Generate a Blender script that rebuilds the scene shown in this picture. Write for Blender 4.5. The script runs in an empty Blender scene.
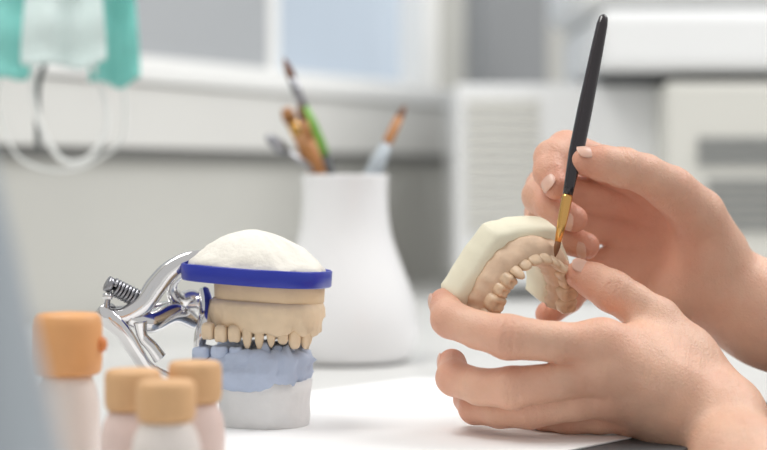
import bpy, math, random
import numpy as np
from mathutils import Vector, Matrix, noise
random.seed(3)
scene = bpy.context.scene
COL = scene.collection

# ------------------------------------------------------------ camera calibration
FPX = 1811.0
PITCH = math.radians(1.49)
CAMZ = 0.8836
TABLE = 0.75
def pt(px, py, d):
    a = (px - 383.5) / FPX
    b = -(py - 225.0) / FPX
    dy = math.cos(PITCH) + b * math.sin(PITCH)
    dz = -math.sin(PITCH) + b * math.cos(PITCH)
    t = d / dy
    return Vector((a * t, d, CAMZ + dz * t))

# ------------------------------------------------------------ materials
def mat(name, col, rough=0.5, metal=0.0, var=0.04, nscale=40.0, bump=0.0, bscale=200.0, sss=0.0,
        emit=None, estr=0.0, coat=0.0, trans=0.0, alpha=1.0, sssrad=(0.02, 0.008, 0.004)):
    m = bpy.data.materials.new(name)
    m.use_nodes = True
    nt = m.node_tree
    b = nt.nodes['Principled BSDF']
    tc = nt.nodes.new('ShaderNodeTexCoord')
    nz = nt.nodes.new('ShaderNodeTexNoise')
    nz.inputs['Scale'].default_value = nscale
    nz.inputs['Detail'].default_value = 4
    nt.links.new(tc.outputs['Object'], nz.inputs['Vector'])
    cr = nt.nodes.new('ShaderNodeValToRGB')
    c = col
    cr.color_ramp.elements[0].position = 0.3
    cr.color_ramp.elements[1].position = 0.7
    cr.color_ramp.elements[0].color = (max(0, c[0]*(1-var)), max(0, c[1]*(1-var)), max(0, c[2]*(1-var)), 1)
    cr.color_ramp.elements[1].color = (min(1, c[0]*(1+var)), min(1, c[1]*(1+var)), min(1, c[2]*(1+var)), 1)
    nt.links.new(nz.outputs['Fac'], cr.inputs['Fac'])
    nt.links.new(cr.outputs['Color'], b.inputs['Base Color'])
    b.inputs['Roughness'].default_value = rough
    b.inputs['Metallic'].default_value = metal
    if bump > 0:
        n2 = nt.nodes.new('ShaderNodeTexNoise')
        n2.inputs['Scale'].default_value = bscale
        n2.inputs['Detail'].default_value = 5
        nt.links.new(tc.outputs['Object'], n2.inputs['Vector'])
        bp = nt.nodes.new('ShaderNodeBump')
        bp.inputs['Strength'].default_value = bump
        bp.inputs['Distance'].default_value = 0.0006
        nt.links.new(n2.outputs['Fac'], bp.inputs['Height'])
        nt.links.new(bp.outputs['Normal'], b.inputs['Normal'])
    if sss > 0:
        b.inputs['Subsurface Weight'].default_value = sss
        b.inputs['Subsurface Radius'].default_value = sssrad
        b.inputs['Subsurface Scale'].default_value = 0.25
    if emit:
        b.inputs['Emission Color'].default_value = (*emit, 1)
        b.inputs['Emission Strength'].default_value = estr
    b.inputs['Coat Weight'].default_value = coat
    b.inputs['Transmission Weight'].default_value = trans
    b.inputs['Alpha'].default_value = alpha
    return m

def srgb(r, g, b):
    f = lambda v: (v/255.0/12.92) if v/255.0 <= 0.04045 else ((v/255.0+0.055)/1.055)**2.4
    return (f(r), f(g), f(b))

# ------------------------------------------------------------ mesh helpers
def mk(name, verts, faces, material, parent=None, smooth=True, recalc=True):
    me = bpy.data.meshes.new(name)
    me.from_pydata([tuple(v) for v in verts], [], [tuple(f) for f in faces])
    me.update()
    if recalc:
        import bmesh
        bm = bmesh.new(); bm.from_mesh(me)
        bmesh.ops.recalc_face_normals(bm, faces=bm.faces)
        bm.to_mesh(me); bm.free()
    if smooth:
        me.polygons.foreach_set('use_smooth', [True]*len(me.polygons))
    me.materials.append(material)
    o = bpy.data.objects.new(name, me)
    COL.objects.link(o)
    if parent is not None:
        o.parent = parent
        o.matrix_parent_inverse = Matrix.Translation(parent.location).inverted()
    return o

def empty(name, loc, label, cat, group=None):
    e = bpy.data.objects.new(name, None)
    e.empty_display_size = 0.02
    e.location = loc
    COL.objects.link(e)
    e['label'] = label; e['category'] = cat
    if group: e['group'] = group
    return e

def tag(o, label, cat, group=None):
    o['label'] = label; o['category'] = cat
    if group: o['group'] = group
    return o

def bevel(o, w, seg=3):
    m = o.modifiers.new('bevel', 'BEVEL'); m.width = w; m.segments = seg; m.limit_method = 'ANGLE'
    m.angle_limit = math.radians(40)
    return o

def box_vf(x0, x1, y0, y1, z0, z1):
    v = [(x0,y0,z0),(x1,y0,z0),(x1,y1,z0),(x0,y1,z0),(x0,y0,z1),(x1,y0,z1),(x1,y1,z1),(x0,y1,z1)]
    f = [(0,3,2,1),(4,5,6,7),(0,1,5,4),(1,2,6,5),(2,3,7,6),(3,0,4,7)]
    return v, f

def merge(*parts):
    V, F = [], []
    for v, f in parts:
        o = len(V)
        V += [tuple(p) for p in v]
        F += [tuple(i+o for i in q) for q in f]
    return V, F

def prism(poly, z0, z1):
    n = len(poly)
    v = [(x, y, z0) for x, y in poly] + [(x, y, z1) for x, y in poly]
    f = [tuple(range(n))[::-1], tuple(range(n, 2*n))]
    for i in range(n):
        j = (i+1) % n
        f.append((i, j, n+j, n+i))
    return v, f

def tube(points, radii, n=14, flat=1.0, up=Vector((0, 0, 1)), caps=True):
    pts = [Vector(p) for p in points]
    if not hasattr(radii, '__len__'): radii = [radii]*len(pts)
    V, F = [], []
    prev = None
    for i, p in enumerate(pts):
        a = pts[max(0, i-1)]; b = pts[min(len(pts)-1, i+1)]
        t = (b-a).normalized()
        if prev is None:
            s = t.cross(up)
            if s.length < 1e-4: s = t.cross(Vector((1, 0, 0)))
            s.normalize()
        else:
            s = (prev - t*prev.dot(t)).normalized()
        prev = s
        u = s.cross(t).normalized()
        for k in range(n):
            an = 2*math.pi*k/n
            V.append(p + s*math.cos(an)*radii[i]*flat + u*math.sin(an)*radii[i])
    for i in range(len(pts)-1):
        for k in range(n):
            k2 = (k+1) % n
            F.append((i*n+k, i*n+k2, (i+1)*n+k2, (i+1)*n+k))
    if caps:
        F.append(tuple(range(n))[::-1])
        F.append(tuple((len(pts)-1)*n+k for k in range(n)))
    return V, F

def spline(ctrl, n=40, closed=False):
    P = [Vector(c) for c in ctrl]
    out = []
    m = len(P)
    segs = m if closed else m-1
    per = max(2, n//segs)
    for i in range(segs):
        if closed:
            p0, p1, p2, p3 = P[(i-1) % m], P[i], P[(i+1) % m], P[(i+2) % m]
        else:
            p0, p1, p2, p3 = P[max(0, i-1)], P[i], P[i+1], P[min(m-1, i+2)]
        for k in range(per):
            t = k/per
            out.append(0.5*((2*p1)+(p2-p0)*t+(2*p0-5*p1+4*p2-p3)*t*t+(3*p1-p0-3*p2+p3)*t**3))
    if not closed: out.append(P[-1])
    return out

def lathe(profile, center, n=48, axis=None):
    V, F = [], []
    c = Vector(center)
    for r, z in profile:
        for k in range(n):
            a = 2*math.pi*k/n
            V.append(c + Vector((r*math.cos(a), r*math.sin(a), z)))
    m = len(profile)
    for i in range(m-1):
        for k in range(n):
            k2 = (k+1) % n
            F.append((i*n+k, i*n+k2, (i+1)*n+k2, (i+1)*n+k))
    F.append(tuple(range(n))[::-1])
    F.append(tuple((m-1)*n+k for k in range(n)))
    return V, F

def rod(a, b, stations, n=16):
    a = Vector(a); b = Vector(b)
    return tube([a.lerp(b, s[0]) for s in stations], [s[1] for s in stations], n=n)

# ------------------------------------------------------------ SDF surface nets
class Field:
    def __init__(self, lo, hi, h):
        self.h = h
        self.lo = np.array(lo, dtype=np.float64)
        self.n = np.ceil((np.array(hi)-self.lo)/h).astype(int)+1
        self.ax = [(self.lo[i]+h*np.arange(self.n[i])).astype(np.float32) for i in range(3)]
    def new(self):
        return np.ones(tuple(self.n), dtype=np.float32)
    def sl(self, lo, hi):
        s = []
        for i in range(3):
            a = int(max(0, math.floor((lo[i]-self.lo[i])/self.h)))
            b = int(min(self.n[i], math.ceil((hi[i]-self.lo[i])/self.h)+1))
            s.append(slice(a, max(a, b)))
        return tuple(s)
    def grid(self, s):
        return (self.ax[0][s[0]][:, None, None], self.ax[1][s[1]][None, :, None], self.ax[2][s[2]][None, None, :])

def smin(a, b, k):
    if k <= 0: return np.minimum(a, b)
    h = np.maximum(k-np.abs(a-b), 0)/k
    return np.minimum(a, b) - h*h*k*0.25

PAD = 0.016
def cone(field, arr, a, b, ra, rb, k):
    a = np.array(a); b = np.array(b)
    R = max(ra, rb)+PAD
    s = field.sl(np.minimum(a, b)-R, np.maximum(a, b)+R)
    X, Y, Z = field.grid(s)
    d = b-a
    L = float(d@d)+1e-12
    t = np.clip(((X-a[0])*d[0]+(Y-a[1])*d[1]+(Z-a[2])*d[2])/L, 0, 1)
    dist = np.sqrt((X-a[0]-t*d[0])**2+(Y-a[1]-t*d[1])**2+(Z-a[2]-t*d[2])**2)-(ra+(rb-ra)*t)
    arr[s] = smin(arr[s], dist.astype(np.float32), k)

def groove(field, arr, c, axis, R, depth, sig):
    c = np.array(c); ax = np.array(Vector(axis).normalized())
    s = field.sl(c-R, c+R)
    X, Y, Z = field.grid(s)
    u = (X-c[0])*ax[0]+(Y-c[1])*ax[1]+(Z-c[2])*ax[2]
    rr = np.sqrt((X-c[0])**2+(Y-c[1])**2+(Z-c[2])**2)
    u = u + 0.0004*np.sin(X*900+Z*700)
    w = np.clip(1-(rr/R)**4, 0, 1)
    arr[s] = arr[s]+(depth*np.exp(-(u/sig)**2)*w).astype(np.float32)

def surface_nets(field, F, iters=2):
    ins = F < 0
    nx, ny, nz = F.shape
    offs = [(i, j, k) for i in (0, 1) for j in (0, 1) for k in (0, 1)]
    cnt = np.zeros((nx-1, ny-1, nz-1), dtype=np.int8)
    for o in offs:
        cnt += ins[o[0]:nx-1+o[0], o[1]:ny-1+o[1], o[2]:nz-1+o[2]]
    act = (cnt > 0) & (cnt < 8)
    idx = np.argwhere(act)
    acc = np.zeros((len(idx), 3)); num = np.zeros(len(idx))
    for a in offs:
        for ax in range(3):
            if a[ax] == 1: continue
            b = list(a); b[ax] = 1
            fa = F[idx[:, 0]+a[0], idx[:, 1]+a[1], idx[:, 2]+a[2]].astype(np.float64)
            fb = F[idx[:, 0]+b[0], idx[:, 1]+b[1], idx[:, 2]+b[2]].astype(np.float64)
            cr = (fa < 0) != (fb < 0)
            t = np.where(cr, fa/np.where(cr, fa-fb, 1), 0)
            p = np.tile(np.array(a, dtype=float), (len(idx), 1))
            p[:, ax] += t
            acc[cr] += p[cr]; num[cr] += 1
    V = field.lo+(idx+acc/num[:, None])*field.h
    idm = -np.ones(act.shape, dtype=np.int64)
    idm[act] = np.arange(len(idx))
    Q = []
    for ax in range(3):
        o1, o2 = [(1, 2), (2, 0), (0, 1)][ax]
        sa = [slice(1, s-1) for s in F.shape]; sb = [slice(1, s-1) for s in F.shape]
        sa[ax] = slice(0, F.shape[ax]-1); sb[ax] = slice(1, F.shape[ax])
        A = ins[tuple(sa)]; B = ins[tuple(sb)]
        e = np.argwhere(A != B)
        inn = A[e[:, 0], e[:, 1], e[:, 2]]
        base = e.copy()
        for q in range(3):
            if q != ax: base[:, q] += 1
        def g(d1, d2):
            c = base.copy(); c[:, o1] += d1; c[:, o2] += d2
            return idm[c[:, 0], c[:, 1], c[:, 2]]
        q = np.stack([g(-1, -1), g(0, -1), g(0, 0), g(-1, 0)], axis=1)
        q[~inn] = q[~inn][:, ::-1]
        Q.append(q)
    Q = np.concatenate(Q)
    Q = Q[(Q >= 0).all(axis=1)]
    for it in range(iters):
        sm = np.zeros_like(V); c = np.zeros(len(V))
        for i in range(4):
            a = Q[:, i]; b = Q[:, (i+1) % 4]
            for p, r in ((a, b), (b, a)):
                for ax in range(3):
                    sm[:, ax] += np.bincount(p, weights=V[r, ax], minlength=len(V))
                c += np.bincount(p, minlength=len(V))
        V = V*0.5+0.5*sm/np.maximum(c, 1)[:, None]
    return V, Q

# ============================================================ MATERIALS
M_wall = mat('painted_wall', srgb(200, 199, 193), 0.8, var=0.02, nscale=4)
M_wall2 = mat('wall_duct_paint', srgb(220, 219, 215), 0.6, var=0.02, nscale=4)
M_wallgrey = mat('grey_wall_paint', srgb(150, 152, 154), 0.7, var=0.03, nscale=3)
M_sill = mat('sill_white', srgb(240, 240, 238), 0.4, var=0.01, nscale=5)
M_shadowline = mat('duct_shadow_line', srgb(130, 130, 128), 0.6, var=0.02)  # shade under the wall duct, put in as a darker grey
M_blind = mat('grey_blind', srgb(170, 173, 176), 0.8, var=0.03, nscale=3)
M_glass = mat('window_pane', srgb(160, 170, 180), 0.2, var=0.08, nscale=2.5, emit=srgb(190, 202, 216), estr=0.38)
M_floor = mat('floor_vinyl', srgb(110, 112, 112), 0.5, var=0.08, nscale=8)
M_top = mat('worktop_laminate', srgb(212, 212, 210), 0.4, var=0.02, nscale=6)
M_paper = mat('white_paper', srgb(243, 243, 243), 0.8, var=0.01, nscale=10)
M_mat = mat('dark_rubber', srgb(82, 84, 86), 0.6, var=0.08, nscale=60)
M_ceramic = mat('white_porcelain', srgb(242, 242, 243), 0.15, var=0.01, nscale=10, coat=0.3)
M_chrome = mat('chrome', srgb(228, 227, 228), 0.10, metal=1.0, var=0.03)
M_steel = mat('steel', srgb(160, 160, 165), 0.3, metal=1.0, var=0.05)
M_wood = mat('varnished_wood', srgb(176, 120, 70), 0.4, var=0.15, nscale=60)
M_wooddark = mat('dark_wood', srgb(120, 72, 40), 0.4, var=0.15, nscale=60)
M_green = mat('green_paint', srgb(120, 175, 70), 0.4, var=0.08)
M_black = mat('black_lacquer', srgb(34, 26, 32), 0.22, var=0.1, coat=0.5)
M_brass = mat('brass', srgb(225, 175, 105), 0.25, metal=1.0, var=0.05)
M_hair = mat('bristle', srgb(120, 74, 40), 0.6, var=0.2, nscale=300)
M_plaster = mat('white_plaster', srgb(240, 236, 226), 0.85, var=0.04, nscale=60, bump=1.0, bscale=300)
M_plastercream = mat('cream_plaster', srgb(238, 232, 208), 0.6, var=0.04, nscale=60, bump=0.25, bscale=350)
M_plasterlow = mat('pale_plaster_base', srgb(230, 230, 230), 0.8, var=0.04, nscale=80, bump=0.6, bscale=300)
M_blueplaster = mat('light_blue_plaster', srgb(182, 194, 216), 0.85, var=0.06, nscale=80, bump=0.8, bscale=300)
M_beige = mat('beige_stone', srgb(226, 200, 164), 0.7, var=0.07, nscale=70, bump=0.4, bscale=400)
M_beige2 = mat('pale_beige_stone', srgb(230, 207, 176), 0.7, var=0.08, nscale=70, bump=0.5, bscale=400)
M_tooth = mat('tan_tooth_stone', srgb(216, 187, 156), 0.40, var=0.14, nscale=180, bump=0.3)
M_gum = mat('pinkish_gum_stone', srgb(221, 191, 163), 0.6, var=0.10, nscale=120, bump=0.5, bscale=300)
M_blue = mat('blue_plastic', srgb(36, 52, 165), 0.3, var=0.05)
M_lid = mat('tan_lid', srgb(226, 180, 132), 0.55, var=0.06, nscale=60)
M_lidor = mat('orange_tan_lid', srgb(234, 172, 114), 0.5, var=0.05, nscale=60)
M_orange = mat('orange_plastic', srgb(226, 140, 80), 0.4, var=0.03)
M_jarw = mat('white_jar', srgb(238, 229, 223), 0.25, var=0.02)
M_jarp = mat('pink_jar', srgb(236, 212, 204), 0.25, var=0.02)
M_teal = mat('teal_nonwoven', srgb(140, 214, 206), 0.8, var=0.05, nscale=120)
M_maskw = mat('white_nonwoven', srgb(222, 238, 236), 0.8, var=0.03, nscale=120)
M_cord = mat('white_elastic', srgb(240, 242, 240), 0.8, var=0.02)
M_cordd = mat('dark_cord', srgb(90, 95, 95), 0.8, var=0.05)
M_mach = mat('white_enamel', srgb(238, 239, 239), 0.35, var=0.01, nscale=4)
M_machb = mat('warm_grey_enamel', srgb(216, 215, 208), 0.4, var=0.01, nscale=4)
M_slot = mat('dark_vent', srgb(135, 137, 136), 0.6, var=0.05)
M_dark = mat('dark_plastic', srgb(70, 72, 75), 0.5, var=0.05)
M_flask = mat('grey_blue_plastic', srgb(176, 185, 192), 0.3, var=0.02, nscale=20)
M_nail = mat('nail', srgb(230, 182, 162), 0.35, var=0.03, sss=0.15)

# skin
M_skin = mat('skin', srgb(231, 187, 161), 0.46, sss=0.14, var=0.06, nscale=60, bump=0.7, bscale=900)
nt = M_skin.node_tree
bs = nt.nodes['Principled BSDF']
lk = [l for l in nt.links if l.to_socket == bs.inputs['Base Color']][0]
src = lk.from_socket
tc2 = nt.nodes.new('ShaderNodeTexCoord')
nm = nt.nodes.new('ShaderNodeTexNoise'); nm.inputs['Scale'].default_value = 45; nm.inputs['Detail'].default_value = 6
nt.links.new(tc2.outputs['Object'], nm.inputs['Vector'])
mr = nt.nodes.new('ShaderNodeMapRange'); mr.inputs['From Min'].default_value = .42; mr.inputs['From Max'].default_value = .72
mr.inputs['To Min'].default_value = 0; mr.inputs['To Max'].default_value = .38
nt.links.new(nm.outputs['Fac'], mr.inputs['Value'])
m0 = nt.nodes.new('ShaderNodeMix'); m0.data_type = 'RGBA'
nt.links.new(mr.outputs['Result'], m0.inputs[0]); nt.links.new(src, m0.inputs[6])
m0.inputs[7].default_value = (*srgb(221, 158, 132), 1)
at = nt.nodes.new('ShaderNodeAttribute'); at.attribute_name = 'tone'
mx = nt.nodes.new('ShaderNodeMix'); mx.data_type = 'RGBA'
nt.links.new(at.outputs['Fac'], mx.inputs[0])
nt.links.new(m0.outputs[2], mx.inputs[6])
mx.inputs[7].default_value = (*srgb(212, 136, 110), 1)
nt.links.new(mx.outputs[2], bs.inputs['Base Color'])
vo = nt.nodes.new('ShaderNodeTexVoronoi'); vo.inputs['Scale'].default_value = 700; vo.feature = 'DISTANCE_TO_EDGE'
nt.links.new(tc2.outputs['Object'], vo.inputs['Vector'])
nw = nt.nodes.new('ShaderNodeTexNoise'); nw.inputs['Scale'].default_value = 170; nw.inputs['Detail'].default_value = 3
mpg = nt.nodes.new('ShaderNodeMapping'); mpg.inputs['Scale'].default_value = (1.6, 1, .55)
nt.links.new(tc2.outputs['Object'], mpg.inputs['Vector']); nt.links.new(mpg.outputs['Vector'], nw.inputs['Vector'])
b1 = [n for n in nt.nodes if n.type == 'BUMP'][0]
b2 = nt.nodes.new('ShaderNodeBump'); b2.inputs['Strength'].default_value = .4; b2.inputs['Distance'].default_value = .0005
nt.links.new(vo.outputs['Distance'], b2.inputs['Height']); nt.links.new(b1.outputs['Normal'], b2.inputs['Normal'])
b3 = nt.nodes.new('ShaderNodeBump'); b3.inputs['Strength'].default_value = .38; b3.inputs['Distance'].default_value = .0014
nt.links.new(nw.outputs['Fac'], b3.inputs['Height']); nt.links.new(b2.outputs['Normal'], b3.inputs['Normal'])
nt.links.new(b3.outputs['Normal'], bs.inputs['Normal'])

# ============================================================ ROOM
O = Vector((-0.242, 1.80, 0)); U = Vector((0.465, 0.885, 0)).normalized(); N = Vector((U.y, -U.x, 0))
def wp(s, n, z):
    return O + U*s + N*n + Vector((0, 0, z))
def wbox(s0, s1, n0, n1, z0, z1):
    v = [wp(s0,n0,z0), wp(s1,n0,z0), wp(s1,n1,z0), wp(s0,n1,z0), wp(s0,n0,z1), wp(s1,n0,z1), wp(s1,n1,z1), wp(s0,n1,z1)]
    f = [(0,3,2,1),(4,5,6,7),(0,1,5,4),(1,2,6,5),(2,3,7,6),(3,0,4,7)]
    return v, f
def struct(o): o['kind'] = 'structure'; return o
ZS = CAMZ+0.115
SE = 1.36
v, f = merge(wbox(-1.9, SE, -0.12, 0, 0, ZS-0.01),
             wbox(-1.9, -1.0, -0.12, 0, ZS-0.01, 2.6),
             wbox(-1.0, 0.74, -0.12, 0, 1.9, 2.6),
             wbox(0.74, SE, -0.12, 0, ZS-0.01, 2.6))
struct(mk('wall_left', v, f, M_wall, smooth=False))
v, f = box_vf(0.30, 2.6, 3.02, 3.12, 0, 2.6)
struct(mk('wall_back', v, f, M_wallgrey, smooth=False))
v, f = box_vf(-2.0, 2.6, -0.6, 3.2, -0.05, 0)
struct(mk('floor', v, f, M_floor, smooth=False))
bevel(struct(mk('trim_1', *wbox(-1.5, 0.80, -0.02, 0.025, ZS-0.022, ZS), M_sill, smooth=False)), 0.004)
v, f = wbox(-1.5, SE-0.03, 0.0, 0.018, CAMZ+0.030, ZS-0.024)
struct(mk('trim_2', v, f, M_wall2, smooth=False))
v, f = wbox(-1.5, SE-0.03, 0.0, 0.008, CAMZ+0.018, CAMZ+0.030)
struct(mk('shadow_strip', v, f, M_shadowline, smooth=False))  # dark strip painting the shadow line below the duct
we = bpy.data.objects.new('window_1', None); COL.objects.link(we); we['kind'] = 'structure'
we.location = wp(-0.1, -0.06, ZS)
mk('pane', *wbox(-1.0, 0.72, -0.075, -0.065, ZS, 1.9), M_glass, parent=we, smooth=False)
fr = merge(wbox(-1.0, 0.74, -0.085, -0.045, ZS-0.01, ZS+0.012), wbox(0.69, 0.74, -0.085, -0.03, ZS, 1.9),
           wbox(0.335, 0.365, -0.085, -0.058, ZS, 1.9), wbox(-1.0, 0.74, -0.085, -0.045, 1.86, 1.9))
mk('window_frame', *fr, M_sill, parent=we, smooth=False)
mk('blind', *wbox(-0.95, 0.335, -0.060, -0.055, ZS+0.012, 1.86), M_blind, parent=we, smooth=False)
struct(mk('trim_4', *wbox(0.76, 0.98, 0.0, 0.03, ZS-0.02, 2.5), M_wallgrey, smooth=False))

# workbench
pw = [wp(s, 0.003, 0) for s in (-1.60, 1.34)]
top_poly = [(pw[0].x, pw[0].y), (0.145, pw[0].y), (0.145, 0.86), (0.27, 1.10), (0.27, 1.42), (1.5, 1.42), (1.5, 2.99), (pw[1].x, 2.98)]
bench = empty('workbench', (0, 1.0, 0), 'pale grey laminate workbench standing along the wall', 'workbench')
bevel(mk('worktop', *prism(top_poly, TABLE-0.03, TABLE), M_top, parent=bench, smooth=False), 0.003)
for (x, y) in [(-0.85, 0.45), (0.10, 0.45), (0.22, 1.36), (1.42, 1.5), (1.42, 2.9)]:
    mk('leg', *box_vf(x-0.02, x+0.02, y-0.02, y+0.02, 0.0, TABLE-0.03), M_steel, parent=bench, smooth=False)

def ground(px, py, z=TABLE):
    a = pt(px, py, 1.0); c = Vector((0, 0, CAMZ)); d = a-c
    return c + d*((z-CAMZ)/d.z)
mp = [(0.02, 0.78), (0.14, 0.78), (0.142, 0.87), (0.245, 1.065), (0.10, 1.065), (0.02, 1.02)]
bevel(tag(mk('desk_mat', *prism(mp, TABLE, TABLE+0.0015), M_mat, smooth=False), 'dark grey rubber mat lying under the white paper', 'mat'), 0.0005)
pp = [(-0.13, 0.80), (0.03, 0.80), (0.135, 0.925), (0.200, 1.08), (0.16, 1.17), (0.02, 1.185), (-0.10, 1.05)]
tag(mk('paper_sheet', *prism(pp, TABLE+0.0018, TABLE+0.0024), M_paper, smooth=False), 'blank white paper sheet lying on the workbench', 'paper')

# ============================================================ MACHINE
def machine():
    e = empty('dental_furnace', (0.3, 2.1, TABLE), 'white enamel laboratory machine with ventilation slats on the bench', 'machine')
    z0, z1 = TABLE+0.012, CAMZ+0.104
    bevel(mk('housing', *box_vf(0.079, 0.315, 2.0, 2.32, z0, z1), M_mach, parent=e, smooth=False), 0.006)
    bevel(mk('control_housing', *box_vf(0.30, 0.56, 1.93, 2.32, z0, z1-0.002), M_machb, parent=e, smooth=False), 0.006)
    sl = []
    for i in range(13):
        z = CAMZ+0.082 - i*0.0115
        sl.append(box_vf(0.092, 0.172, 1.996, 2.001, z-0.0035, z+0.0035))
    mk('vent_slats', *merge(*sl), M_machb, parent=e, smooth=False)
    sl = []
    for i in range(4):
        z = CAMZ+0.040 - i*0.008
        sl.append(box_vf(0.335, 0.54, 1.927, 1.931, z-0.0028, z+0.0028))
    mk('vent_slot', *merge(*sl), M_slot, parent=e, smooth=False)
    sl = []
    for i in range(6):
        z = CAMZ-0.004 - i*0.010
        sl.append(box_vf(0.345, 0.54, 1.927, 1.931, z-0.003, z+0.003))
    mk('vent_grille', *merge(*sl), M_slot, parent=e, smooth=False)
    for x in (0.09, 0.50):
        for y in (2.03, 2.27):
            mk('foot', *box_vf(x, x+0.03, y, y+0.03, TABLE, z0), M_dark, parent=e, smooth=False)
machine()
def device():
    zb = CAMZ+0.105
    e = empty('benchtop_device', (0.38, 2.1, zb), 'white rounded tabletop device with a dark base on the machine', 'machine')
    bevel(mk('device_base', *box_vf(0.235, 0.60, 1.96, 2.30, zb, zb+0.010), M_dark, parent=e, smooth=False), 0.003)
    bevel(mk('device_body', *box_vf(0.228, 0.62, 1.93, 2.31, zb+0.009, zb+0.075), M_mach, parent=e, smooth=False), 0.012)
    bevel(mk('device_cover', *box_vf(0.208, 0.62, 1.95, 2.31, zb+0.078, zb+0.24), M_mach, parent=e, smooth=False), 0.02)
    bevel(mk('device_seam', *box_vf(0.235, 0.61, 1.955, 2.30, zb+0.07, zb+0.08), M_slot, parent=e, smooth=False), 0.001)
device()

# ============================================================ VASE + BRUSHES
vc = ground(345, 361)
vc = Vector((vc.x, vc.y, TABLE))
s = vc.y/FPX
prof = []
zt = lambda py: max(0.0, (CAMZ-TABLE) - (py-178)*s)
outer = [(40, 361), (62, 361), (68, 357), (73, 345), (75, 330), (73, 312), (67, 290), (57, 265), (49.5, 245), (45, 228), (43, 210), (42.5, 190), (43.5, 178), (44, 174.5)]
for r, py in outer: prof.append((r*s, zt(py)))
prof[0] = (40*s, 0.0); prof[1] = (62*s, 0.0)
inner = [(42, 174), (40, 177), (39.5, 190), (40, 210), (42, 228), (46, 245), (54, 265), (64, 290), (69, 325), (60, 350), (5, 352)]
for r, py in inner: prof.append((r*s, zt(py)))
vase = tag(mk('vase', *lathe(prof, vc, 64), M_ceramic), 'white porcelain vase with flared body holding paintbrushes', 'vase')
sub = vase.modifiers.new('sub', 'SUBSURF'); sub.levels = 1; sub.render_levels = 1

def brush(name, a, b, parts, label, cat='paintbrush', group=None):
    e = empty(name, b, label, cat, group)
    for pn, mt, st in parts:
        mk(pn, *rod(a, b, st), mt, parent=e)
    return e
D = vc.y
mm = 0.001
G = 'tools in the white vase'
brush('paintbrush', pt(284, 58, D-0.01), pt(352, 232, D+0.01), [
    ('bristles', M_wooddark, [(0, .6*mm), (.03, 2*mm), (.08, 3.2*mm), (.11, 3.2*mm)]),
    ('ferrule', M_steel, [(.11, 3.4*mm), (.28, 3.8*mm)]),
    ('handle', M_green, [(.28, 4.0*mm), (.38, 5.5*mm), (.50, 6*mm), (.56, 5.5*mm)]),
    ('handle_end', M_dark, [(.56, 5.4*mm), (.8, 4*mm), (1, 2*mm)])], 'paintbrush with green and dark handle standing in the vase', group=G)
brush('paintbrush', pt(405, 106, D+0.01), pt(350, 220, D-0.01), [
    ('bristles', M_wooddark, [(0, .8*mm), (.05, 2.4*mm), (.10, 3*mm)]),
    ('ferrule', M_wood, [(.10, 3.2*mm), (.30, 3.8*mm), (.34, 3.8*mm)]),
    ('handle', M_flask, [(.34, 4.2*mm), (.5, 6*mm), (.62, 6*mm), (1, 2*mm)])], 'paintbrush with wooden upper part leaning in the vase', group=G)
brush('paintbrush', pt(285, 108, D+0.015), pt(345, 235, D+0.02), [
    ('bristles', M_wood, [(0, 3*mm), (.04, 5*mm), (.10, 5.5*mm)]),
    ('ferrule', M_brass, [(.10, 4.5*mm), (.22, 4.2*mm)]),
    ('handle', M_wood, [(.22, 4.2*mm), (.4, 5*mm), (.7, 4*mm), (1, 2*mm)])], 'short wide wooden paintbrush standing in the vase', group=G)
brush('paintbrush', pt(298, 104, D-0.02), pt(342, 240, D-0.01), [
    ('bristles', M_wooddark, [(0, .8*mm), (.05, 2.4*mm), (.12, 3*mm)]),
    ('ferrule', M_wood, [(.12, 3.2*mm), (.26, 3.4*mm)]),
    ('handle', M_wood, [(.26, 3.6*mm), (.45, 4.6*mm), (1, 2*mm)])], 'thin wooden paintbrush standing in the vase', group=G)
brush('metal_spatula', pt(266, 136, D-0.005), pt(362, 205, D+0.012), [
    ('blade', M_steel, [(0, 1.5*mm), (.05, 4.2*mm), (.14, 5*mm), (.22, 3*mm)]),
    ('shaft', M_steel, [(.22, 2.2*mm), (1, 2*mm)])], 'grey metal spatula leaning in the vase', 'spatula', group=G)

# ============================================================ ARTICULATOR
AC = pt(265, 300, 0.955); AX, AY = AC.x, 0.962
art = empty('dental_articulator', (AX, AY, TABLE), 'chrome hinge articulator holding mounted plaster dental casts', 'articulator')
K = 0.955/FPX
def zz(py): return CAMZ-(py-178)*K
def xx(px): return (px-383.5)*K
ROT = Matrix.Rotation(math.radians(-18), 3, 'Z')
def dring(cx, cy, z, L, W, n=96, expn=2.6, tilt=0.0, rough=0.0, seed=0, rz=0.0, zr=0.0, fr=1.0):
    out = []
    for k in range(n):
        a = 2*math.pi*k/n
        c, s_ = math.cos(a), math.sin(a)
        ex = 2/expn
        x = L*math.copysign(abs(c)**ex, c); y = W*math.copysign(abs(s_)**ex, s_)
        if c > 0: y *= 1-0.25*c*c
        r = 1+rough*(noise.noise(Vector((c*2.2, s_*2.2, z*90+seed)))+.5*noise.noise(Vector((c*6*fr, s_*6*fr, z*250+seed))))
        p = ROT @ Vector((x*r, y*r, 0))
        zo = zr*noise.noise(Vector((c*5, s_*5, seed+3)))
        out.append(Vector((cx+p.x, cy+p.y, z+tilt*p.x+zo)))
    return out
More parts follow.
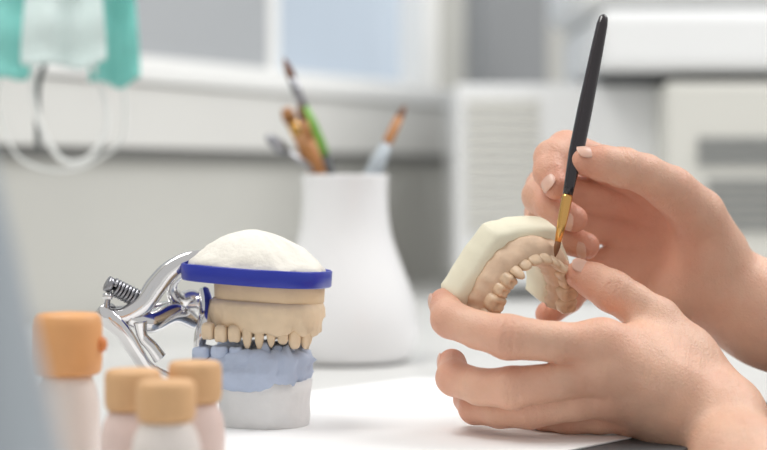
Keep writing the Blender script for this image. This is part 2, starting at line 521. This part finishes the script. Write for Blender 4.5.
def loft(rings, capb=True, capt=True):
    V = []; F = []; n = len(rings[0])
    for r in rings: V += r
    for i in range(len(rings)-1):
        for k in range(n):
            k2 = (k+1) % n
            F.append((i*n+k, i*n+k2, (i+1)*n+k2, (i+1)*n+k))
    def cap(i, rev):
        c = Vector((0, 0, 0))
        for k in range(n): c += V[i*n+k]
        V.append(c/n); ci = len(V)-1
        for k in range(n):
            k2 = (k+1) % n
            F.append((ci, i*n+k2, i*n+k) if rev else (ci, i*n+k, i*n+k2))
    if capb: cap(0, True)
    if capt: cap(len(rings)-1, False)
    return V, F
# pale base
cx = xx(264)
R = [dring(cx, AY, TABLE+0.0002, .0215, .019, rough=.02), dring(cx, AY, TABLE+.003, .0232, .021, rough=.03),
     dring(cx, AY, TABLE+.008, .0238, .0215, rough=.04), dring(cx, AY, TABLE+.014, .0238, .0215, rough=.04), dring(cx, AY, TABLE+.020, .0243, .022, rough=.04), dring(cx, AY, zz(381), .0252, .0228, rough=.06)]
mk('plaster_base', *loft(R), M_plasterlow, parent=art)
# blue cast body
cx = xx(252)
R = [dring(cx+.004, AY, zz(390), .023, .021, rough=.10, seed=1), dring(cx+.002, AY, zz(384), .0275, .025, rough=.12, seed=1, zr=.003),
     dring(cx, AY, zz(374), .0305, .0265, rough=.14, seed=1, zr=.004), dring(cx, AY, zz(366), .0312, .027, rough=.16, seed=5, zr=.004),
     dring(cx, AY, zz(359), .0308, .026, rough=.16, seed=6, zr=.004), dring(cx, AY, zz(353), .0295, .0245, rough=.16, seed=6, zr=.005),
     dring(cx, AY, zz(349), .0265, .0215, rough=.14, seed=7, zr=.005), dring(cx, AY, zz(349), .018, .014, rough=.05, seed=6, zr=.003)]
mk('blue_cast', *loft(R), M_blueplaster, parent=art)['label'] = 'light blue plaster lower jaw cast'
# beige upper cast
TL = -0.05
cx = xx(268)
R = [dring(cx, AY, zz(329), .0205, .0175, rough=.05, seed=2, tilt=TL), dring(cx, AY, zz(332), .0265, .022, rough=.08, seed=2, tilt=TL, zr=.003),
     dring(cx, AY, zz(329), .0285, .024, rough=.10, seed=2, tilt=TL, zr=.004), dring(cx, AY, zz(321), .0295, .0252, rough=.10, seed=2, tilt=TL, zr=.003),
     dring(cx, AY, zz(315), .0300, .0255, rough=.08, seed=2, tilt=TL), dring(cx, AY, zz(307), .0300, .0255, rough=.05, seed=2, tilt=TL),
     dring(cx, AY, zz(301), .0290, .0248, rough=.02, seed=2, tilt=TL)]
mk('gum_cast', *loft(R), M_beige2, parent=art)
R = [dring(cx, AY, zz(302), .0282, .024, tilt=TL, rough=.02), dring(cx+.0005, AY, zz(300), .0288, .0245, tilt=TL, rough=.02),
     dring(cx+.001, AY, zz(284), .0292, .025, tilt=TL, rough=.02), dring(cx+.001, AY, zz(278), .0288, .0245, tilt=TL)]
mk('cast_plate', *loft(R), M_beige, parent=art)
# blue tray with rim
cx = xx(257)
R = []
for (z, L, W) in [(zz(284), .0355, .030), (zz(284), .0378, .0325), (zz(282.5), .0386, .033), (zz(268), .0390, .0335), (zz(267), .0384, .0328), (zz(269), .0374, .032), (zz(274), .036, .0305), (zz(275), .02, .017)]:
    R.append(dring(cx, AY, z, L, W, tilt=TL*1.2, expn=3.0))
mk('tray', *loft(R), M_blue, parent=art)['label'] = 'glossy blue plastic mounting tray'
# plaster dome
R = []
prf = [(0, 1.0), (.06, .99), (.16, .955), (.28, .89), (.42, .80), (.56, .69), (.68, .58), (.79, .46), (.88, .34), (.95, .2), (1.0, .07)]
for i, (h, q) in enumerate(prf):
    R.append(dring(cx-.003*h, AY, zz(270)+h*(zz(230)-zz(270)), .0368*q, .0315*q, tilt=TL*1.2*(1-h), rough=.09, seed=4+h*.6, zr=.003*(1-h)*(h > .05), expn=2.4))
mk('plaster_dome', *loft(R), M_plaster, parent=art)['label'] = 'white rough plaster mound'

# teeth
def tooth_mesh(w, d, h, kind):
    import bmesh
    bm = bmesh.new(); bmesh.ops.create_icosphere(bm, subdivisions=3, radius=1)
    V = []
    for v in bm.verts:
        p = v.co
        q = Vector([math.copysign(abs(c)**0.7, c) for c in p])
        top = (q.z+1)/2
        if kind == 'molar':
            q.x *= 1-0.06*top; q.y *= 1-0.10*top
            if q.z > 0:
                q.z += -0.40*math.exp(-(q.x**2+q.y**2)/0.16)+0.20*(abs(q.x*q.y))*2 - 0.16*math.exp(-(q.x/0.15)**2)
        elif kind == 'canine':
            q.x *= 1-0.35*top; q.y *= 1-0.5*top
            q.z += 0.35*max(0, q.z)*(1-abs(q.x))
        else:
            q.y *= 1-0.55*top; q.x *= 0.92+0.08*top
        V.append(Vector((q.x*w/2, q.y*d/2, q.z*h/2)))
    F = [[v.index for v in f.verts] for f in bm.faces]
    bm.free()
    return V, F
KINDS = ['molar', 'molar', 'molar', 'molar', 'canine', 'incisor', 'incisor', 'incisor', 'incisor', 'canine', 'molar', 'molar', 'molar', 'molar']
WID = [1.25, 1.25, .95, .95, .95, .85, 1.0, 1.0, .85, .95, .95, .95, 1.25, 1.25]
def arch_teeth(a, b, fn, parent, material, wf, h, sink=0.0, jitter=0.0, deep=1.15, part='tooth', kinds=KINDS, wid=WID):
    N_ = 400
    th = [math.radians(-92+184*i/N_) for i in range(N_+1)]
    P = [(a*math.sin(t), b*math.cos(t)) for t in th]
    L = [0]
    for i in range(N_): L.append(L[-1]+math.hypot(P[i+1][0]-P[i][0], P[i+1][1]-P[i][1]))
    tot = sum(wid); acc = 0
    for i, kd in enumerate(kinds):
        mid = (acc+wid[i]/2)/tot*L[-1]; acc += wid[i]
        j = min(range(N_+1), key=lambda q: abs(L[q]-mid))
        j0, j1 = max(0, j-1), min(N_, j+1)
        tx, ty = P[j1][0]-P[j0][0], P[j1][1]-P[j0][1]
        l = math.hypot(tx, ty); tx /= l; ty /= l
        nx, ny = -ty, tx
        w = wid[i]/tot*L[-1]*wf
        dd = w*deep if kd == 'molar' else w*1.0
        if kd == 'molar': dd = max(dd, .0075)
        hh = h*(1.0 if kd == 'molar' else 1.15)
        V, F = tooth_mesh(w, dd, hh, kd)
        zj = random.uniform(-1, 1)*jitter
        VV = [fn(P[j][0]+v.x*tx+v.y*nx, P[j][1]+v.x*ty+v.y*ny, v.z+sink+zj) for v in V]
        mk(part, VV, F, material, parent=parent)
ucx = xx(266)
K2 = ['molar', 'molar', 'molar', 'canine', 'canine', 'canine', 'incisor', 'incisor', 'canine', 'incisor', 'canine', 'canine', 'canine', 'molar', 'molar', 'molar', 'molar', 'molar']
W2 = [1.0, 1.0, 1.0, .9, .85, .85, .85, .95, .95, .85, .85, .85, .9, .9, .9, 1.0, 1.0, 1.0]
def f_up(l, fw, z):
    p = ROT @ Vector((fw, l, 0))
    return Vector((ucx-.025+p.x, AY+p.y+.006, zz(333)-z + TL*(p.x-.026)))
arch_teeth(.0212, .0495, f_up, art, M_beige2, .98, .0095, sink=.0008, jitter=.0014, kinds=K2, wid=W2)
def f_lo(l, fw, z):
    p = ROT @ Vector((fw, l, 0))
    return Vector((ucx-.030+p.x, AY+p.y+.006, zz(351)+z))
arch_teeth(.0205, .047, f_lo, art, M_blueplaster, 1.0, .007, sink=-.0006, jitter=.0016, part='blue_tooth')

# chrome frame
HA = pt(101, 313, .945); HB = pt(206, 303, .990)
mk('hinge_axle', *rod(HA, HB, [(0, .0015), (.01, .004), (.10, .0046), (.105, .003), (.5, .003), (.88, .003), (.885, .0046), (1, .004), (1.0, .001)]), M_chrome, parent=art)
def bar(name, ctrl, rad, flat=1.0):
    p = spline(ctrl, 36)
    n = len(p)
    if hasattr(rad, '__len__'):
        m = len(rad)
        rr = []
        for i in range(n):
            t = i/(n-1)*(m-1); k = min(m-2, int(t)); rr.append(rad[k]+(rad[k+1]-rad[k])*(t-k))
    else: rr = rad
    return mk(name, *tube(p, rr, n=18, flat=flat), M_chrome, parent=art)
bar('upper_arm', [pt(104, 313, .945), pt(122, 316, .947), pt(142, 305, .950), pt(156, 286, .952), pt(170, 270, .953), pt(190, 259, .955), pt(215, 256, .958)], [.003, .0045, .0055, .0058, .005, .0042, .003], 0.8)
bar('upper_arm', [pt(205, 303, .990), pt(192, 298, .985), pt(178, 300, .975), pt(172, 285, .965), pt(186, 270, .958), pt(210, 262, .958)], [.003, .0045, .005, .004, .0035, .003], 0.7)
bar('lower_arm', [pt(99, 309, .945), pt(108, 318, .944), pt(123, 332, .945), pt(136, 352, .948), pt(150, 370, .952), pt(185, 385, .957), pt(225, 390, .96)], [.0035, .0052, .0045, .0042, .004, .004, .004], 0.7)
bar('lower_arm', [pt(204, 292, .980), pt(207, 306, .972), pt(206, 322, .965), pt(200, 340, .962), pt(203, 360, .965), pt(225, 380, .965)], [.004, .0052, .0058, .0042, .004, .004], 0.8)
bar('cross_brace', [pt(128, 318, .947), pt(150, 322, .955), pt(175, 313, .968), pt(195, 322, .98)], [.004, .0062, .0055, .004], 0.7)
bar('lock_arm', [pt(140, 322, .948), pt(143, 337, .949), pt(152, 347, .951), pt(160, 358, .953)], [.004, .003, .0035, .004], 0.7)
SA = pt(106, 283, .945); SB = pt(150, 305, .955)
mk('adjusting_screw', *rod(SA, SB, [(0, .002), (.02, .0042), (.12, .0042), (.13, .0017), (1, .0017)]), M_steel, parent=art)
ax = (SB-SA).normalized(); s1 = ax.cross(Vector((0, 0, 1))).normalized(); s2 = s1.cross(ax)
pts = []
for i in range(160):
    t = i/159; a = t*2*math.pi*8
    pts.append(SA.lerp(SB, .15+.6*t)+s1*math.cos(a)*.0042+s2*math.sin(a)*.0042)
mk('spring', *tube(pts, .0008, n=8), M_steel, parent=art)
mk('pin', *rod(pt(108, 293, .944), pt(106, 312, .944), [(0, .001), (.05, .0028), (.3, .0028), (.32, .0018), (1, .0018)]), M_chrome, parent=art)

# ============================================================ JARS
def jar(px, pytop, d, capw, caph, bodyw, lidm, bodym, label, nub=False):
    p = pt(px, pytop, d); sc = d/FPX
    base = Vector((p.x, d, TABLE)); H = p.z-TABLE
    e = empty('powder_jar', base, label, 'jar', 'small jars of dental powder')
    rc = capw*sc/2; hc = caph*sc; rb = bodyw*sc/2; hb = H-hc
    body = [(rb*.5, 0), (rb*.94, 0), (rb, .002), (rb*1.0, hb*.55), (rb*.98, hb*.72), (rb*.90, hb*.86), (rb*.78, hb*.95), (rb*.74, hb), (rb*.5, hb)]
    mk('jar_body', *lathe(body, base, 40), bodym, parent=e)
    lid = [(rc*.5, hb), (rc*.90, hb+.0005), (rc*.97, hb+.002), (rc, hb+hc*.25), (rc, hb+hc*.8), (rc*.96, hb+hc*.93), (rc*.86, H-.0002), (rc*.4, H+.0004)]
    mk('lid', *lathe(lid, base, 40), lidm, parent=e)
    if nub:
        c = base+Vector((rc*.98, -.002, hb+hc*.5))
        mk('lid_tab', *rod(c-Vector((.004, 0, 0)), c+Vector((.0028, 0, 0)), [(0, .003), (.7, .0036), (.9, .003), (1, .0015)]), M_orange, parent=e)
jar(68, 313, .815, 68, 62, 64, M_lidor, M_jarw, 'white jar with orange tan lid and small orange tab', True)
jar(133, 369, .775, 57, 42, 66, M_lid, M_jarp, 'small pale pink jar with a tan lid beside the others')
jar(195, 361, .785, 54, 42, 60, M_lid, M_jarp, 'small pink jar with tan lid near the articulator')
jar(166, 380, .735, 60, 42, 70, M_lid, M_jarw, 'small white jar with tan lid in front of pink jars')

fc = Vector((pt(-62, 300, .50).x, .50, TABLE))
pr = [(.012, 0), (.042, 0), (.044, .002), (.0395, .03), (.030, .075), (.0205, .118), (.0125, .15), (.011, .155), (.011, .17), (.009, .171), (.004, .171)]
tag(mk('conical_flask', *lathe(pr, fc, 48), M_flask), 'grey blue plastic conical flask standing on the bench', 'flask')

# ============================================================ FACE MASK
md = 1.38
mask = empty('face_mask', pt(60, -60, md), 'teal and white surgical face mask hanging by its loops', 'face mask')
def cloth(name, x0, x1, y0, y1, d, m, amp, freq, ph, nx=60, ny=24, bow=6):
    V, F = [], []
    for j in range(ny+1):
        for i in range(nx+1):
            u = i/nx; v = j/ny
            px = x0+(x1-x0)*u + 2.5*math.sin(v*5+u*3)
            py = y0+(y1-y0)*v + bow*math.sin(u*math.pi)*v + 3*math.sin(u*9+ph)*v
            dd = d+amp*math.sin(u*freq+ph+v*1.2)+amp*.35*math.sin(v*16)
            V.append(pt(px, py, dd))
    for j in range(ny):
        for i in range(nx):
            a = j*(nx+1)+i
            F.append((a, a+1, a+nx+2, a+nx+1))
    o = mk(name, V, F, m, parent=mask)
    sm = o.modifiers.new('sol', 'SOLIDIFY'); sm.thickness = .0008
    return o
cloth('mask_panel', -25, 32, -70, 74, md+.005, M_teal, .006, 7, 0.5)
cloth('mask_lining', 24, 104, -70, 62, md-.012, M_maskw, .006, 8, 1.5)
cloth('mask_panel', 92, 138, -70, 80, md+.004, M_teal, .006, 7, 2.5)
mk('ear_loop', *tube(spline([pt(33, 66, md), pt(33, 95, md), pt(42, 130, md), pt(60, 158, md), (pt(80, 162, md)), pt(100, 145, md), pt(107, 115, md), pt(98, 80, md), pt(90, 55, md)], 60), .0022, n=8), M_cord, parent=mask)
mk('ear_loop', *tube(spline([pt(2, 66, md+.02), pt(-2, 110, md+.02), pt(20, 158, md+.02), pt(70, 170, md+.02), pt(118, 145, md+.02), pt(125, 110, md+.02), pt(122, 70, md+.02)], 60), .0012, n=8), M_cord, parent=mask)
mk('hanging_cord', *tube(spline([pt(46, 60, md+.01), pt(38, 90, md+.01), pt(38, 150, md+.01)], 20), .0022, n=8), M_cordd, parent=mask)  # dark cord hanging down from the mask
hk = pt(60, -75, md)
hook = empty('hanging_rail', hk, 'thin metal rail that the face mask hangs from', 'rail')
wl = Vector((-0.242+(md-1.8)*U.x/U.y, md, hk.z))
mk('rail', *rod(Vector((wl.x-.01, md, hk.z)), Vector((hk.x+.12, md, hk.z)), [(0, .004), (1, .004)]), M_steel, parent=hook)

# ============================================================ HELD DENTAL MODEL
mc = pt(521, 309, .945)
Zt = Vector((.50, -.77, -.40)).normalized()
Fw = Vector((-.10, 0, 1)); Fw = (Fw - Zt*Fw.dot(Zt)).normalized()
La = Fw.cross(Zt).normalized()
model = empty('dental_model', mc, 'cream plaster horseshoe dental model with tan teeth, held in hand', 'dental model')
def f_m(l, fw, z): return mc+La*l+Fw*fw+Zt*z
def sweep_arch(a, b, prof, n=90, th0=92, noise_amp=0.0, facet=False):
    V, F = [], []
    m = len(prof)
    for i in range(n+1):
        tn = -th0+2*th0*i/n
        t = math.radians(tn)
        x, y = a*math.sin(t), b*math.cos(t)
        tx, ty = a*math.cos(t), -b*math.sin(t); l = math.hypot(tx, ty); tx /= l; ty /= l
        nx, ny = -ty, tx
        ff = 0.0
        if facet:
            seg = 52.0
            q = ((tn+seg*2.5) % seg)-seg/2
            ff = (1/math.cos(math.radians(q))-1)*.030
        for (o, z) in prof:
            oo = o + (noise_amp*noise.noise(Vector((x*250, y*250, z*200))) if noise_amp else 0)
            if o > 0.0090: oo += ff
            V.append(f_m(x+nx*oo, y+ny*oo, z))
    for i in range(n):
        for j in range(m):
            j2 = (j+1) % m
            F.append((i*m+j, i*m+j2, (i+1)*m+j2, (i+1)*m+j))
    F.append(tuple(range(m))[::-1]); F.append(tuple(n*m+j for j in range(m)))
    return V, F
MA, MB = .0245, .0325
pb = [(-.0065, -.022), (.0100, -.022), (.0115, -.0208), (.0118, -.017), (.0116, -.0085), (.0095, -.0055), (.006, -.0045), (-.006, -.003), (-.0075, -.006), (-.0075, -.0205)]
mk('model_base', *sweep_arch(MA, MB, pb, noise_amp=.0006, facet=True), M_plastercream, parent=model)['label'] = 'cream plaster base'
pg = [(-.0055, -.006), (.0078, -.006), (.0080, -.003), (.0072, .0005), (.0058, .0035), (.0030, .0058), (-.0028, .0058), (-.0054, .0038), (-.0068, 0), (-.0065, -.004)]
mk('gum_ridge', *sweep_arch(MA, MB, pg, noise_amp=.0018), M_gum, parent=model)
arch_teeth(MA, MB, f_m, model, M_tooth, 1.22, .0110, sink=.0056, jitter=.0006, deep=1.15)

# ============================================================ HELD BRUSH
bt = pt(604, 15, .958); bb = pt(555, 257, .929)
held = empty('paintbrush', bb, 'slim black handled fine paintbrush held against the model', 'paintbrush')
mk('handle', *rod(bt, bb, [(0, .0012), (.01, .0024), (.04, .0030), (.15, .0034), (.40, .0040), (.58, .0040), (.70, .0030), (.76, .0025)], 24), M_black, parent=held)
mk('ferrule', *rod(bt, bb, [(.75, .0027), (.76, .0029), (.85, .0026), (.94, .0017)], 20), M_brass, parent=held)
mk('bristles', *rod(bt, bb, [(.935, .0016), (.96, .0017), (.985, .0010), (1, .0002)], 16), M_hair, parent=held)

# ============================================================ HANDS
PX = .94/FPX
def J(px, py, d, rpx): return (np.array(pt(px, py, d)), rpx*PX)
def build_hand(fingers, palm, lo, hi, h, tones, grooves, knobs=()):
    fl = Field(lo, hi, h)
    P = fl.new()
    for a, b in palm:
        cone(fl, P, a[0], b[0], a[1], b[1], .012)
    for a, b in knobs:
        cone(fl, P, a[0], b[0], a[1], b[1], .006)
    T = P.copy()
    for fi, (ch, kk) in enumerate(fingers):
        Ff = fl.new()
        for a, b in zip(ch[:-1], ch[1:]):
            cone(fl, Ff, a[0], b[0], a[1], b[1], .0025)
        T = np.minimum(T, smin(P, Ff, kk))
    for g in grooves:
        groove(fl, T, *g)
    V, Q = surface_nets(fl, T, 2)
    tone = np.zeros(len(V))
    for c, r, w in tones:
        d2 = ((V-np.array(c))**2).sum(axis=1)
        tone = np.maximum(tone, w*np.exp(-d2/(r*r)))
    return V, Q, tone

def fgrooves(ch, joints, n=3, gap=.0019, depth=.0006, sig=.0006, side=None):
    out = []
    for j in joints:
        a = Vector(ch[j-1][0]); c = Vector(ch[j][0]); b = Vector(ch[j+1][0]) if j+1 < len(ch) else c+(c-a)
        axis = ((c-a).normalized()+(b-c).normalized()).normalized()
        r = ch[j][1]
        cc = c + (Vector(side)*r*.8 if side else Vector((0, 0, 0)))
        for i in range(n):
            out.append((np.array(cc+axis*(i-(n-1)/2)*gap), axis, r*1.15, depth, sig))
    return out

# ---- near hand (back towards the camera)
Lidx = [J(603, 345, .905, 22), J(555, 342, .900, 19), J(508, 337, .899, 21.5), J(478, 330, .908, 18), J(450, 319, .920, 18.5), J(444, 303, .936, 15)]
Lmid = [J(612, 371, .905, 22), J(560, 381, .902, 18), J(512, 388, .902, 20.5), J(480, 387, .912, 17.5), J(454, 378, .926, 17.5), J(452, 363, .942, 14.5)]
Lrin = [J(622, 395, .912, 21), J(575, 403, .910, 17), J(530, 409, .912, 19), J(500, 411, .920, 16.5), J(475, 408, .935, 16), J(466, 399, .950, 13.5)]
Llit = [J(640, 412, .922, 19), J(600, 417, .922, 16), J(568, 418, .928, 16), J(545, 416, .938, 14.5), J(525, 412, .952, 13)]
Lthu = [J(706, 388, .930, 30), J(680, 352, .932, 28), J(656, 322, .934, 25), J(632, 303, .934, 20), J(612, 291, .934, 21), J(594, 281, .937, 18), J(580, 275, .939, 15)]
palmL = []
w0 = J(718, 420, .912, 36)
knobL = []
for m_, r_ in ((Lidx, 24), (Lmid, 24), (Lrin, 23), (Llit, 22)):
    a = m_[0]; mid = (a[0]*.5+w0[0]*.5+np.array([0, -.002, 0.0]), 30*PX)
    palmL.append(((a[0], r_*PX), mid)); palmL.append((mid, w0))
    knobL.append(((a[0]+np.array([-.001, -.0030, .0005]), 19*PX), (a[0]*.6+w0[0]*.4+np.array([0, -.0125, .002]), 8*PX)))
palmL.append((J(688, 364, .925, 30), J(640, 350, .915, 26)))
palmL.append((w0, J(742, 468, .875, 44)))
palmL.append((J(742, 468, .875, 44), J(800, 580, .80, 56)))
palmL.append((J(800, 580, .80, 56), J(900, 730, .70, 66)))
fingL = [(Lidx, .007), (Lmid, .007), (Lrin, .007), (Llit, .007), (Lthu, .012)]
grL = []
for ch in (Lidx, Lmid, Lrin): grL += fgrooves(ch, [2], 4, side=(0, -1, 0.1), depth=.0008, gap=.0016, sig=.0005)
grL += fgrooves(Lidx, [4], 2, depth=.0009) + fgrooves(Lmid, [4], 2, depth=.0009)
grL += fgrooves(Lthu, [4], 4, side=(.1, -.8, .5), depth=.0008, gap=.0016, sig=.0005)
tonL = []
for ch in (Lidx, Lmid, Lrin, Llit):
    tonL += [(ch[2][0], .013, .35), (ch[-1][0], .013, .8), (ch[-2][0], .012, .5)]
tonL += [(Lthu[-1][0], .014, .55), (Lthu[4][0], .012, .3)]
for ch in (Lidx, Lmid, Lrin): tonL.append((ch[0][0], .016, .35))
VL, QL, TL_ = build_hand(fingL, palmL, (.015, .77, .64), (.245, .985, .865), .0008, tonL, grL, knobL)

# ---- far hand (palm towards the camera)
Ridx = [J(655, 188, 1.000, 22), J(605, 165, .996, 19), J(566, 150, .987, 20), J(552, 158, .974, 18.5), J(550, 172, .966, 17), J(556, 186, .958, 14)]
Rmid = [J(660, 208, 1.008, 22), J(600, 198, 1.006, 20), J(545, 187, 1.000, 20), J(540, 196, .985, 18.5), J(552, 208, .973, 17), J(574, 219, .962, 14)]
Rrin = [J(662, 232, 1.012, 21), J(600, 225, 1.012, 20), J(543, 213, 1.006, 19), J(542, 224, .992, 17.5), J(558, 237, .980, 16.5), J(586, 246, .968, 14)]
Rlit = [J(660, 256, 1.012, 20), J(622, 258, 1.016, 20), J(590, 272, 1.012, 19), J(568, 298, .998, 15.5), J(548, 314, .988, 13.5)]
Rthu = [J(716, 250, .992, 32), J(698, 215, .980, 28), J(672, 190, .968, 24), J(645, 174, .955, 20), J(622, 167, .947, 20), J(602, 163, .942, 17.5), J(584, 161, .940, 14)]
w1 = J(735, 297, 1.005, 48)
palmR = []
for m_, r_ in ((Ridx, 22), (Rmid, 22), (Rrin, 22), (Rlit, 21)):
    a = m_[0]; mid = (a[0]*.5+w1[0]*.5+np.array([0, .004, 0.0]), 28*PX)
    palmR.append(((a[0], r_*PX), mid)); palmR.append((mid, (w1[0], 36*PX)))
palmR.append((J(630, 250, 1.016, 22), J(640, 288, 1.014, 26)))
palmR.append((J(700, 262, .990, 30), J(676, 295, .998, 28)))
palmR.append((J(722, 292, 1.003, 44), J(768, 317, 1.00, 50)))
palmR.append((J(768, 317, 1.00, 50), J(850, 350, .99, 58)))
palmR.append((J(850, 350, .99, 58), J(1010, 400, .97, 70)))
fingR = [(Ridx, .007), (Rmid, .007), (Rrin, .007), (Rlit, .007), (Rthu, .010)]
grR = []
for ch in (Ridx, Rmid, Rrin): grR += fgrooves(ch, [4], 2, depth=.0008)
grR += fgrooves(Rthu, [4], 4, side=(.1, -.6, .7), depth=.0009, gap=.0017, sig=.0005) + fgrooves(Rthu, [2], 2, gap=.003, depth=.0011, sig=.0009)
tonR = []
for ch in (Ridx, Rmid, Rrin, Rlit):
    tonR += [(ch[2][0], .014, .6), (ch[-1][0], .013, .9), (ch[-2][0], .012, .7)]
tonR += [(Rthu[-1][0], .014, .7), (Rthu[4][0], .012, .35), (np.array(pt(640, 220, .99)), .035, .6)]
VR, QR, TR_ = build_hand(fingR, palmR, (.055, .915, .74), (.30, 1.045, .93), .0008, tonR, grR)
person = empty('person', Vector((0.24, 0.9, TABLE)), 'person with bare forearms, holding a dental model and painting it', 'person')
def arm(V, Q, T):
    me = bpy.data.meshes.new('forearm_and_hand')
    me.from_pydata(V.tolist(), [], Q.tolist()); me.update()
    me.polygons.foreach_set('use_smooth', [True]*len(me.polygons))
    at = me.attributes.new('tone', 'FLOAT', 'POINT'); at.data.foreach_set('value', T.astype(np.float32))
    me.materials.append(M_skin)
    o = bpy.data.objects.new('forearm_and_hand', me); COL.objects.link(o)
    o.parent = person; o.matrix_parent_inverse = Matrix.Translation(person.location).inverted()
    return o
armL = arm(VL, QL, TL_); armR = arm(VR, QR, TR_)

def nail(par, c, back, nrm, r, length, width_deg=42, fwd=.15):
    c = Vector(c); ax = (c-Vector(back)).normalized(); n = Vector(nrm); n = (n-ax*n.dot(ax)).normalized(); s = ax.cross(n)
    V, F = [], []; nu, nv = 14, 14
    for j in range(nv+1):
        v = -1+2*j/nv
        wd = math.sqrt(max(0, 1-abs(v)**3.2)) if v > 0 else math.sqrt(max(0, 1-abs(v)**2.6))
        for i in range(nu+1):
            u = (-1+2*i/nu)*wd
            a = math.radians(width_deg)*u
            al = (v+fwd)*length/2
            rr = r*1.005 if al < 0 else math.sqrt(max(1e-9, (r*1.02)**2-(al*.62)**2))
            V.append(c+ax*al+(n*math.cos(a)+s*math.sin(a))*rr)
    for j in range(nv):
        for i in range(nu):
            a = j*(nu+1)+i
            F.append((a, a+1, a+nu+2, a+nu+1))
    o = mk('fingernail', V, F, M_nail)
    o.parent = par
    o.matrix_parent_inverse = Matrix.Identity(4)
    sm = o.modifiers.new('s', 'SOLIDIFY'); sm.thickness = .0003; sm.offset = 1
    return o
nail(armL, Lthu[-1][0], Lthu[-2][0], (.0, -.55, .8), Lthu[-1][1], .0100)
nail(armL, Lidx[-1][0], Lidx[-2][0], (-1, .15, .0), Lidx[-1][1], .0090)
nail(armL, Lmid[-1][0], Lmid[-2][0], (-1, .15, .0), Lmid[-1][1], .0090)
nail(armR, Ridx[-1][0], Ridx[-2][0], (-.35, -.9, -.3), Ridx[-1][1], .0095)
nail(armR, Rmid[-1][0], Rmid[-2][0], (-.1, -.9, -.35), Rmid[-1][1], .0095)
nail(armR, Rrin[-1][0], Rrin[-2][0], (-.05, -.85, -.4), Rrin[-1][1], .0090)
nail(armR, Rthu[-1][0], Rthu[-2][0], (-.1, -.6, .8), Rthu[-1][1], .0100)

# ============================================================ LIGHTS + WORLD + CAMERA
w = bpy.data.worlds.new('world'); scene.world = w; w.use_nodes = True
bg = w.node_tree.nodes['Background']
bg.inputs['Color'].default_value = (1.0, 0.99, 0.975, 1); bg.inputs['Strength'].default_value = 0.60
def area(name, loc, tgt, size, energy, col=(1, 1, 1)):
    l = bpy.data.lights.new(name, 'AREA'); l.energy = energy; l.size = size; l.color = col
    o = bpy.data.objects.new(name, l); COL.objects.link(o); o.location = loc
    o.rotation_euler = (Vector(tgt)-Vector(loc)).to_track_quat('-Z', 'Y').to_euler()
    return o
area('key_light', (-0.55, 1.0, 2.1), (0.0, 1.0, 0.8), 0.7, 15, (1.0, 0.985, 0.96))  # added soft key light from upper left, standing in for window light
area('room_light', (1.2, 1.6, 2.4), (0.5, 2.2, 0.9), 1.0, 26)

cam = bpy.data.cameras.new('camera'); co = bpy.data.objects.new('camera', cam); COL.objects.link(co)
co.location = (0, 0, CAMZ); co.rotation_euler = (math.radians(90)-PITCH, 0, 0)
cam.sensor_width = 36; cam.lens = 36*FPX/767; cam.clip_start = .01
cam.dof.use_dof = True; cam.dof.focus_distance = .935; cam.dof.aperture_fstop = 4.8
scene.camera = co
scene.view_settings.view_transform = 'Standard'
